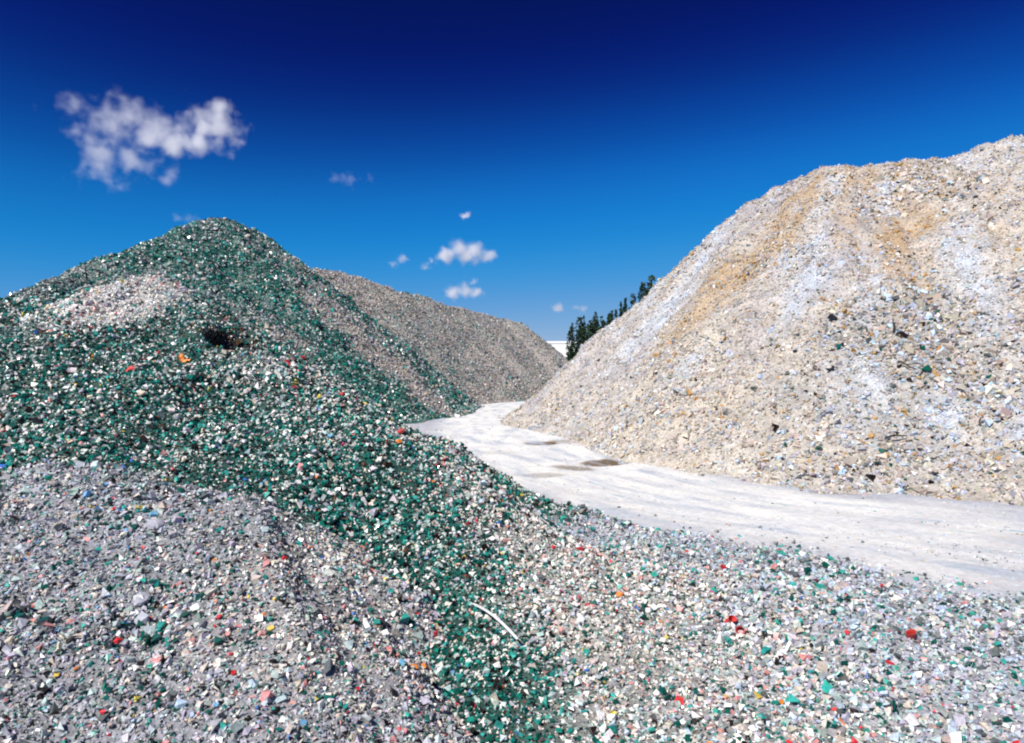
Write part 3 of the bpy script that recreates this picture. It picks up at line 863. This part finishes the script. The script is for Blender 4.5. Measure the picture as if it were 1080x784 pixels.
CAPS = ['red', 'white', 'white', 'yellow', 'blue', 'orange', 'beige', 'pink', 'skyblue', 'white']
big_pieces('near', near_root, Z_near, 3, 260, .026, .048, [('shard', .55), ('lump', .2), ('bottle_cap', .25)], (100, 420, 980, 684), CAPS)
big_pieces('lobe', lobe_root, Z_lobe, 4, 240, .022, .046, [('shard', .6), ('lump', .25), ('bottle_cap', .15)], (60, 490, 420, 740), CAPS)
big_pieces('right', right_root, Z_right, 5, 120, .08, .15, [('lump', 1.0)], (760, 330, 1000, 515), CAPS)

# ------------------------------------------------------------------ single things one can pick out on the heaps
def strip_mesh(name, pts, width, thick):
    """a flat bent strip through points, given a width and a thickness"""
    pts = [Vector(p) for p in pts]; V, Fc = [], []
    for i, p in enumerate(pts):
        d = (pts[min(i + 1, len(pts) - 1)] - pts[max(i - 1, 0)]).normalized()
        s = d.cross(Vector((0, 0, 1))).normalized(); n = s.cross(d)
        w = width * (.8 if i in (0, len(pts) - 1) else 1)
        for a, b in ((-1, -1), (1, -1), (1, 1), (-1, 1)):
            V.append(p + s * a * w / 2 + n * b * thick / 2)
    for i in range(len(pts) - 1):
        for k in range(4):
            k2 = (k + 1) % 4
            Fc.append((i * 4 + k, i * 4 + k2, i * 4 + 4 + k2, i * 4 + 4 + k))
    Fc.append((3, 2, 1, 0)); m = (len(pts) - 1) * 4; Fc.append((m, m + 1, m + 2, m + 3))
    return mesh_py(name, V, Fc)

def twig_mesh(name, lines):
    """tapered round twigs: list of (points, start radius, end radius)"""
    V, Fc = [], []
    for pts, r0, r1 in lines:
        base = len(V); pts = [Vector(p) for p in pts]; seg = 6
        for i, p in enumerate(pts):
            d = (pts[min(i + 1, len(pts) - 1)] - pts[max(i - 1, 0)]).normalized()
            s = d.cross(Vector((.3, .2, .9))).normalized(); n = s.cross(d)
            rr = r0 + (r1 - r0) * i / (len(pts) - 1)
            for k in range(seg):
                a = 2 * math.pi * k / seg
                V.append(p + (s * math.cos(a) + n * math.sin(a)) * rr)
        for i in range(len(pts) - 1):
            for k in range(seg):
                k2 = (k + 1) % seg
                Fc.append((base + i * seg + k, base + i * seg + k2, base + (i + 1) * seg + k2, base + (i + 1) * seg + k))
        Fc.append(tuple(base + k for k in reversed(range(seg)))); e = base + (len(pts) - 1) * seg; Fc.append(tuple(e + k for k in range(seg)))
    return mesh_py(name, V, Fc, True)

def scrap_mesh(name, r, nx=6, ny=4, wave=.12):
    """crumpled sheet with thickness"""
    top, bot = [], []
    ph = [r.uniform(0, 6) for _ in range(4)]
    for j in range(ny):
        for i in range(nx):
            u, v = i / (nx - 1) - .5, j / (ny - 1) - .5
            z = wave * math.sin(5 * u + ph[0]) + wave * .7 * math.sin(7 * v + 4 * u + ph[1]) + r.uniform(-.02, .02)
            x, y = u + r.uniform(-.05, .05), v * .62 + r.uniform(-.05, .05)
            top.append((x, y, z + .015)); bot.append((x, y, z - .015))
    n = len(top); V = top + bot; Fc = []
    for j in range(ny - 1):
        for i in range(nx - 1):
            a, b, c, d = j * nx + i, j * nx + i + 1, (j + 1) * nx + i + 1, (j + 1) * nx + i
            Fc += [(a, b, c, d), (d + n, c + n, b + n, a + n)]
    rim = list(range(nx)) + [j * nx + nx - 1 for j in range(1, ny)] + [(ny - 1) * nx + i for i in range(nx - 2, -1, -1)] + [j * nx for j in range(ny - 2, 0, -1)]
    for p, q in zip(rim, rim[1:] + rim[:1]): Fc.append((q, p, p + n, q + n))
    return mesh_py(name, V, Fc)

def cup_mesh(name, r):
    ph = r.uniform(0, 6)
    def dent(x, y, z):
        k = 1 - .45 * max(0, math.cos(math.atan2(y, x) - ph)) * (1 - abs(z - .5))
        return x * k, y * .8 * k, z + .15 * x
    return lathe(name, [(.30, 0), (.34, .06), (.38, .4), (.42, .75), (.46, .95), (.49, 1.0), (.45, .99), (.40, .75), (.36, .4), (.30, .08)], 12, dent)

def put(name, me, mat, u, v, heap, size, label, cat, heading=None, lift=.1, tilt=.2, group=None):
    hp = HEAPS[heap]
    p = pix_hit(u, v, hp); n = grad(hp, p[0:1], p[1:2])[0]
    me.materials.append(mat)
    o = bpy.data.objects.new(name, me); COL.objects.link(o)
    place(o, p, n, size, heading, lift * size, tilt)
    return tag(o, label, cat, group)

rr = random.Random(77)
m_white = plain_material('white_plastic', (.80, .80, .80), .4, .5, .1, 30)
m_red = plain_material('red_plastic', (.62, .06, .05), .45, .5, .25, 30)
m_blue = plain_material('blue_plastic', (.13, .33, .60), .4, .5, .2, 20)
m_dblue = plain_material('navy_plastic', (.03, .09, .30), .4, .5, .2, 20)
m_yellow = plain_material('yellow_plastic', (.78, .58, .14), .45, .5, .15, 30)
m_orange = plain_material('orange_plastic', (.80, .27, .05), .45, .5, .15, 30)
m_wood = plain_material('weathered_wood', (.055, .040, .032), .9, .1, .4, 30)
m_stone = plain_material('grey_concrete', (.38, .38, .43), .9, .1, .3, 8)
m_rag = plain_material('dark_rag', (.02, .025, .035), .9, .1, .4, 15)

pts = []
for t in np.linspace(0, 1, 7):
    u, v = 499 + 47 * t, 647 + 39 * t - 3 * math.sin(math.pi * t)
    p = pix_hit(u, v, H_near); pts.append((p[0], p[1], float(top_of(p[0:1], p[1:2])[0])))
P0, P1 = np.array(pts[0]), np.array(pts[-1])
pts = [tuple((P0 + (P1 - P0) * t) + np.array([0, 0, .07 + .03 * math.sin(math.pi * t)])) for t in np.linspace(0, 1, 7)]
o = link('plastic_strip', strip_mesh('plastic_strip', pts, .020, .006), m_white)
tag(o, 'long thin white plastic strip lying on the glass pieces at bottom centre', 'plastic strip')

put('plastic_scrap', scrap_mesh('plastic_scrap', rr), m_blue, 180, 509, 'lobe', .14, 'torn sky blue plastic scrap on the crest of the grey heap', 'plastic scrap', .2, .2)
put('plastic_scrap', scrap_mesh('plastic_scrap', rr), m_dblue, 134, 659, 'lobe', .05, 'small navy blue plastic scrap near the lower left corner', 'plastic scrap', 1.2, .25)
put('plastic_scrap', scrap_mesh('plastic_scrap', rr), m_orange, 194, 381, 'near', .14, 'bright orange plastic scrap on the upper green slope', 'plastic scrap', -.4, .25)
put('plastic_scrap', scrap_mesh('plastic_scrap', rr), m_red, 137, 392, 'near', .11, 'red plastic scrap on the dark green slope at far left', 'plastic scrap', .3, .25)
put('plastic_disc', cap_mesh('plastic_disc', .2), m_white, 142, 648, 'lobe', .048, 'round white plastic disc on the grey heap beside a navy scrap', 'plastic disc', 0, .15, .1)
put('plastic_disc', cap_mesh('plastic_disc', .2), m_white, 207, 643, 'lobe', .056, 'larger tilted white plastic disc in the middle of the grey heap', 'plastic disc', 0, .2, .3)
put('plastic_disc', cap_mesh('plastic_disc', .25), m_yellow, 286, 665, 'lobe', .042, 'yellow plastic disc near the bottom edge of the grey heap', 'plastic disc', 0, .2, .3)
put('crushed_cup', cup_mesh('crushed_cup', rr), m_red, 766, 659, 'near', .075, 'crushed red plastic cup, left one of a pair at lower right', 'cup', .3, .1, .9)
put('crushed_cup', cup_mesh('crushed_cup', rr), m_red, 783, 668, 'near', .075, 'crushed red plastic cup, right one of a pair at lower right', 'cup', 1.9, .1, .9)
put('crushed_cup', cup_mesh('crushed_cup', rr), m_red, 961, 676, 'near', .075, 'lone crushed red plastic cup in the bottom right corner', 'cup', -.2, .1, .9)
put('plastic_disc', cap_mesh('plastic_disc', .35), m_orange, 653, 630, 'near', .06, 'orange plastic disc on the pale glass pieces right of the strip', 'plastic disc', 0, .2, .3)
put('plastic_disc', cap_mesh('plastic_disc', .35), m_red, 422, 458, 'near', .085, 'red plastic disc on the heap edge against the white track', 'plastic disc', 0, .25, .3)
put('concrete_chunk', subdiv_lump('concrete_chunk', rr, .6), m_stone, 165, 556, 'lobe', .13, 'large lilac-grey concrete chunk on the grey heap', 'chunk', .4, .12, .1)
put('concrete_chunk', subdiv_lump('concrete_chunk', rr, .55), m_stone, 150, 634, 'lobe', .10, 'flat grey concrete chunk just above the round white plastic disc', 'chunk', 1.0, .08, .1)

def stick(u0, v0, u1, v1, r0, label, side):
    a = pix_hit(u0, v0, H_right); b = pix_hit(u1, v1, H_right)
    n = grad(H_right, a[0:1], a[1:2])[0]
    a = a + n * .09; b = b + n * .10
    ln = [a + (b - a) * t + n * (.03 * math.sin(5 * t)) + np.array([.02 * math.sin(7 * t), 0, 0]) for t in np.linspace(0, 1, 7)]
    m = a + (b - a) * .45
    tw = [m + (b - a) * .28 * t + np.array([side * .16 * t, -.06 * t, .05 * t]) for t in np.linspace(0, 1, 4)]
    o = link('dead_branch', twig_mesh('dead_branch', [(ln, r0, r0 * .5), (tw, r0 * .6, r0 * .25)]), m_wood)
    tag(o, label, 'branch')
stick(942, 345, 938, 373, .024, 'dark upright dead branch stuck in the right rubble heap', 1)
stick(932, 466, 954, 463, .022, 'dark dead branch lying level low on the right rubble heap', -1)
stick(948, 386, 966, 392, .02, 'short dark dead branch below the upright branch on rubble', 1)
put('dark_rag', scrap_mesh('dark_rag', rr, wave=.2), m_rag, 876, 391, 'right', .16, 'small dark rag on the pale rubble slope left of the branches', 'rag', .1, .3)
put('dark_rag', scrap_mesh('dark_rag', rr, wave=.2), m_rag, 878, 337, 'right', .20, 'dark crumpled rag high on the pale rubble slope', 'rag', .5, .3)

# ------------------------------------------------------------------ white building behind the heaps
def box_mesh(name, x0, x1, y0, y1, z0, z1):
    V = [(x, y, z) for z in (z0, z1) for (x, y) in ((x0, y0), (x1, y0), (x1, y1), (x0, y1))]
    return mesh_py(name, V, [(3, 2, 1, 0), (4, 5, 6, 7), (0, 1, 5, 4), (1, 2, 6, 5), (2, 3, 7, 6), (3, 0, 4, 7)])
BY = 150.0
bx1 = (607.3 - CX) / F * BY; bz = CAMH + (CY - 360.0) / F * BY
m_wall = plain_material('white_render', (.80, .79, .76), .8, .2, .04, .6)
m_trim = plain_material('white_parapet', (.82, .81, .79), .6, .3, .03, 2)
m_door = plain_material('grey_steel_door', (.30, .32, .34), .5, .4, .1, 3)
bld = empty('warehouse', (bx1 - 25, BY, 0))
tag(bld, 'long flat-roofed white building behind the gap between the heaps', 'building')
npan = 10
for i in range(npan):
    xa = bx1 - 50 + i * 5.0
    link('wall_panel', box_mesh('wall_panel', xa + .02, xa + 4.98, BY, BY + .2, -.2, bz - .45), m_wall, bld)
link('wall', box_mesh('wall', bx1 - 50, bx1 - .03, BY + .12, BY + 30, -.2, bz - .5), m_wall, bld)
link('parapet', box_mesh('parapet', bx1 - 50.1, bx1 + .1, BY - .12, BY + 30.1, bz - .45, bz), m_trim, bld)
dr = link('door', box_mesh('door', bx1 - 9, bx1 - 5.5, BY - .06, BY + .05, -.1, 4.0), m_door, bld)
link('handle', box_mesh('handle', bx1 - 8.8, bx1 - 8.65, BY - .12, BY - .05, 1.0, 1.3), m_trim, dr).matrix_parent_inverse = Matrix.Identity(4)

# ------------------------------------------------------------------ row of poplars
def leaf_material():
    m, n, l, b = new_mat('poplar_leaves')
    oi = n.new('ShaderNodeNewGeometry')
    cr = n.new('ShaderNodeValToRGB')
    cr.color_ramp.elements[0].color = (0.010, 0.026, 0.012, 1); cr.color_ramp.elements[1].color = (0.026, 0.055, 0.020, 1)
    l.new(oi.outputs['Random Per Island'], cr.inputs[0]); l.new(cr.outputs[0], b.inputs['Base Color'])
    b.inputs['Roughness'].default_value = .6; b.inputs['Specular IOR Level'].default_value = .2
    return m
M_leaf = leaf_material()
M_bark = plain_material('poplar_bark', (.10, .085, .07), .9, .1, .4, 6)

def poplar(u, vtop, h, width, seed, label, leaves=2200):
    r = np.random.default_rng(seed)
    dist = (h - CAMH) * F / (CY - vtop)
    x, y = (u - CX) / F * dist, dist
    root = empty('poplar_tree', (x, y, 0))
    tag(root, label, 'tree', 'row of poplars behind the right heap')
    lean = r.uniform(-.02, .02, 2)
    trunk = [(x + lean[0] * t * h, y + lean[1] * t * h, t * h * .93 - .1) for t in np.linspace(0, 1, 7)]
    limbs = [(trunk, .02 * h * .8, .02)]
    nl = 12
    cl = []
    for i in range(nl):
        t = r.uniform(.12, .8); a = r.uniform(0, 6.28)
        b = np.array([x + lean[0] * t * h, y + lean[1] * t * h, t * h])
        L = width * r.uniform(.35, .6) * (1 - .5 * t)
        e = b + np.array([math.cos(a) * L * .8, math.sin(a) * L * .8, h * r.uniform(.10, .18)])
        limbs.append(([b, b + (e - b) * .5 + np.array([0, 0, -.1]), e], .05, .015))
        cl.append((e, r.uniform(.5, .9)))
    link('trunk', twig_mesh('trunk', limbs), M_bark, root)
    # leaf clumps: several upright tongues of foliage round the axis
    ts = r.uniform(.07, 1, leaves) ** .9
    prof = np.sin(np.clip(ts, 0, 1) ** .75 * math.pi * .97) ** .5 * (1 - .2 * ts)
    ton = r.integers(0, 6, leaves)
    ta = np.arange(6) * 1.047 + r.uniform(-.4, .4, 6); th = r.uniform(.50, .97, 6); th[r.integers(0, 6)] = 1.0
    off = .30 * width
    a = r.uniform(0, 6.28, leaves); rad = np.sqrt(r.uniform(0, 1, leaves)) * width * .33 * prof
    zz = (.06 + ts * .94) * h * th[ton]
    gap = vnoise(ton * 7.1 + a * .8, zz * 1.1, seed) > .36
    cx = x + lean[0] * zz + np.cos(ta[ton]) * off * prof * (1 - .5 * ts) + np.cos(a) * rad
    cy = y + lean[1] * zz + np.sin(ta[ton]) * off * prof * (1 - .5 * ts) + np.sin(a) * rad
    Cn = np.stack([cx, cy, zz], 1)[gap]
    n = len(Cn)
    s = r.uniform(.14, .36, n)
    d1 = r.normal(0, 1, (n, 3)); d1[:, 2] += .8; d1 /= np.linalg.norm(d1, axis=1)[:, None]
    d2 = np.cross(d1, r.normal(0, 1, (n, 3))); d2 /= np.linalg.norm(d2, axis=1)[:, None]
    V = np.stack([Cn - d1 * s[:, None], Cn + d2 * (s * .5)[:, None], Cn + d1 * s[:, None], Cn - d2 * (s * .5)[:, None]], 1).reshape(-1, 3)
    me = mesh_np('crown', V, np.arange(4 * n), np.arange(n) * 4)
    link('crown', me, M_leaf, root)

POP = [(604.5, 341, 10.5, 3.2, 'shortest dark poplar at the left end, beside the white building'),
       (611, 335, 11.5, 4.2, 'dark poplar, second from the white building, in the dense clump'),
       (616.5, 333.5, 11.8, 3.6, 'dark poplar at the right side of the dense leftmost clump'),
       (624, 338, 9.5, 2.6, 'low dark poplar just right of the dense leftmost clump'),
       (628.3, 329.5, 12.0, 3.2, 'tall pointed poplar in the middle of the second clump'),
       (634.5, 333.5, 10.8, 3.0, 'rounded poplar at the right side of the second clump'),
       (643, 328, 11.0, 2.6, 'poplar tip standing alone between the second clump and a thin sprig'),
       (649, 327.5, 10.0, 0.9, 'thin faint poplar sprig right of the lone poplar tip'),
       (655, 318.5, 12.0, 1.0, 'slim poplar, left of the close pair above the slope'),
       (659.3, 315, 12.4, 1.9, 'thicker poplar, right of the close pair above the slope'),
       (669.5, 310, 12.2, 3.2, 'lowest poplar at the left of the highest clump'),
       (676, 299, 13.0, 4.4, 'poplar in the middle left of the highest clump'),
       (682, 298.5, 12.6, 4.2, 'poplar in the middle right of the highest clump'),
       (687.5, 292, 13.2, 3.4, 'topmost poplar at the right end, closest to the rubble slope')]
for i, (u, v, h, w, lab) in enumerate(POP):
    poplar(u, v, h, w, 900 + i, lab)

# ------------------------------------------------------------------ clouds (scattering volumes high above)
def cloud(name, label, u, v, dist, puffs, dens, soft=.15, amp=1.0, seed=0, flat=1.25):
    """puffs: (du, dv, dy, radius) in photo pixels at that distance, turned into metres"""
    k = dist / F
    loc = Vector(((u - CX) * k, dist, CAMH + (CY - v) * k))
    pf = [Vector((a * k, c * k, -b * k)) for a, b, c, r_ in puffs]
    rs = [q[3] * k for q in puffs]
    lo = Vector([min(p[i] - 1.7 * r for p, r in zip(pf, rs)) for i in range(3)])
    hi = Vector([max(p[i] + 1.7 * r for p, r in zip(pf, rs)) for i in range(3)])
    ctr = (lo + hi) / 2; half = (hi - lo) / 2
    import bmesh
    bm = bmesh.new(); bmesh.ops.create_icosphere(bm, subdivisions=3, radius=1.25)
    for w in bm.verts: w.co = Vector((w.co.x * half.x, w.co.y * half.y, w.co.z * half.z)) + ctr
    me = bpy.data.meshes.new('cloud'); bm.to_mesh(me); bm.free(); me.shade_smooth()
    m = bpy.data.materials.new('cloud_vapour'); m.use_nodes = True
    n = m.node_tree.nodes; l = m.node_tree.links; n.clear()
    out = n.new('ShaderNodeOutputMaterial'); pv = n.new('ShaderNodeVolumePrincipled')
    pv.inputs['Color'].default_value = (.97, .97, .98, 1); pv.inputs['Anisotropy'].default_value = .2
    l.new(pv.outputs[0], out.inputs['Volume'])
    tc = n.new('ShaderNodeTexCoord')
    no = n.new('ShaderNodeTexNoise'); no.inputs['Scale'].default_value = 1.25 / (sum(rs) / len(rs)); no.inputs['Detail'].default_value = 6
    no.inputs['Roughness'].default_value = .5
    sh = n.new('ShaderNodeVectorMath'); sh.operation = 'ADD'; sh.inputs[1].default_value = (seed * 731.0, seed * 137.0, 0)
    l.new(tc.outputs['Object'], sh.inputs[0]); l.new(sh.outputs[0], no.inputs['Vector'])
    rm = sum(rs) / len(rs)
    wn = n.new('ShaderNodeTexNoise'); wn.inputs['Scale'].default_value = .9 / rm; wn.inputs['Detail'].default_value = 4
    l.new(sh.outputs[0], wn.inputs['Vector'])
    wc = n.new('ShaderNodeVectorMath'); wc.operation = 'SUBTRACT'; wc.inputs[1].default_value = (.5, .5, .5); l.new(wn.outputs['Color'], wc.inputs[0])
    ws = n.new('ShaderNodeVectorMath'); ws.operation = 'MULTIPLY_ADD'; ws.inputs[1].default_value = (rm * 2.2, rm * 2.2, rm * 1.2)
    l.new(wc.outputs[0], ws.inputs[0]); l.new(tc.outputs['Object'], ws.inputs[2])
    fl = n.new('ShaderNodeVectorMath'); fl.operation = 'MULTIPLY'; fl.inputs[1].default_value = (1, 1, flat); l.new(ws.outputs[0], fl.inputs[0])
    prev = None
    for p, r in zip(pf, rs):
        p = Vector((p.x, p.y, p.z * flat))
        dv = n.new('ShaderNodeVectorMath'); dv.operation = 'DISTANCE'; dv.inputs[1].default_value = p
        l.new(fl.outputs[0], dv.inputs[0])
        mr = n.new('ShaderNodeMapRange'); mr.clamp = False
        mr.inputs[1].default_value = 0; mr.inputs[2].default_value = r; mr.inputs[3].default_value = 1; mr.inputs[4].default_value = 0
        l.new(dv.outputs['Value'], mr.inputs[0])
        if prev is None: prev = mr.outputs[0]
        else:
            mx = n.new('ShaderNodeMath'); mx.operation = 'SMOOTH_MAX'; mx.inputs[2].default_value = .25
            l.new(prev, mx.inputs[0]); l.new(mr.outputs[0], mx.inputs[1]); prev = mx.outputs[0]
    nz = n.new('ShaderNodeMath'); nz.operation = 'MULTIPLY_ADD'; nz.inputs[1].default_value = 2.2 * amp; nz.inputs[2].default_value = -1.1 * amp
    l.new(no.outputs[0], nz.inputs[0])
    ad = n.new('ShaderNodeMath'); ad.operation = 'ADD'; l.new(prev, ad.inputs[0]); l.new(nz.outputs[0], ad.inputs[1])
    sm = n.new('ShaderNodeMapRange'); sm.interpolation_type = 'SMOOTHSTEP'
    sm.inputs[1].default_value = soft; sm.inputs[2].default_value = soft + 1.1; sm.inputs[4].default_value = dens / (sum(rs) / len(rs))
    l.new(ad.outputs[0], sm.inputs[0]); l.new(sm.outputs[0], pv.inputs['Density'])
    o = link('cloud', me, m, None, loc)
    tag(o, label, 'cloud', 'small fair weather clouds')
cloud('cloud', 'largest ragged white cloud in the upper left corner of the sky', 150, 142, 3000,
      [(4, -3, 0, 38), (10, 2, 5, 26), (-24, -20, 0, 32), (-54, -12, 0, 34), (-14, 28, 0, 34), (-46, 32, 0, 32), (20, 38, 0, 24), (34, 4, 0, 20)], 1.5, .24, 1.35, 1)
cloud('cloud', 'rounded white puff just right of the largest cloud', 222, 134, 3050,
      [(3, -3, 0, 33), (8, -14, 0, 20), (-12, 14, 0, 24), (-34, 16, 0, 21), (14, 16, 0, 20)], 2.3, .16, 1.0, 2)
cloud('cloud', 'faint wisp in the open sky right of the upper left clouds', 356, 188, 4000, [(0, 0, 0, 10), (14, 1, 0, 12), (32, 0, 0, 9)], .2, .2, 1.2, 3)
cloud('cloud', 'tiny round white cloud highest above the middle cloud', 490, 227, 6000, [(-1, 1, 0, 6), (3, -1, 0, 5)], 2.5, .1, .6, 4)
cloud('cloud', 'flat-bottomed bright white cloud in the middle of the sky', 489, 266, 6500,
      [(-18, 3, 0, 13), (-4, -3, 0, 14), (12, -1, 0, 14), (24, 3, 0, 12), (3, 4, 4, 14)], 2.6, .06, .55, 5)
cloud('cloud', 'small faint tail of cloud just left below the bright middle cloud', 449, 281, 6500, [(0, 0, 0, 8), (7, -6, 0, 7)], .8, .15, 1.0, 6)
cloud('cloud', 'small slanting wisp left of the bright middle cloud', 420, 276, 6300, [(4, -3, 0, 8), (-5, 3, 0, 7)], 1.1, .15, .9, 7)
cloud('cloud', 'soft white cloud low above the grey heap', 489, 305, 7000,
      [(-12, 4, 0, 12), (2, 1, 0, 12), (14, 3, 0, 11), (10, -7, 0, 7)], 1.5, .08, .65, 8)
cloud('cloud', 'small pale round cloud low in the gap left of the poplars', 588, 324, 8000, [(0, 0, 0, 9), (-2, 2, 0, 7)], 1.7, .1, .6, 9)
cloud('cloud', 'faintest small cloud directly above the leftmost poplars', 611, 325, 8000, [(-3, 0, 0, 6), (4, 1, 0, 6)], .9, .1, .6, 10)
cloud('cloud', 'faint wisp touching the top of the tall green heap', 193, 230, 4500, [(-5, 0, 0, 10), (8, 1, 0, 9)], .25, .15, 1.0, 11)
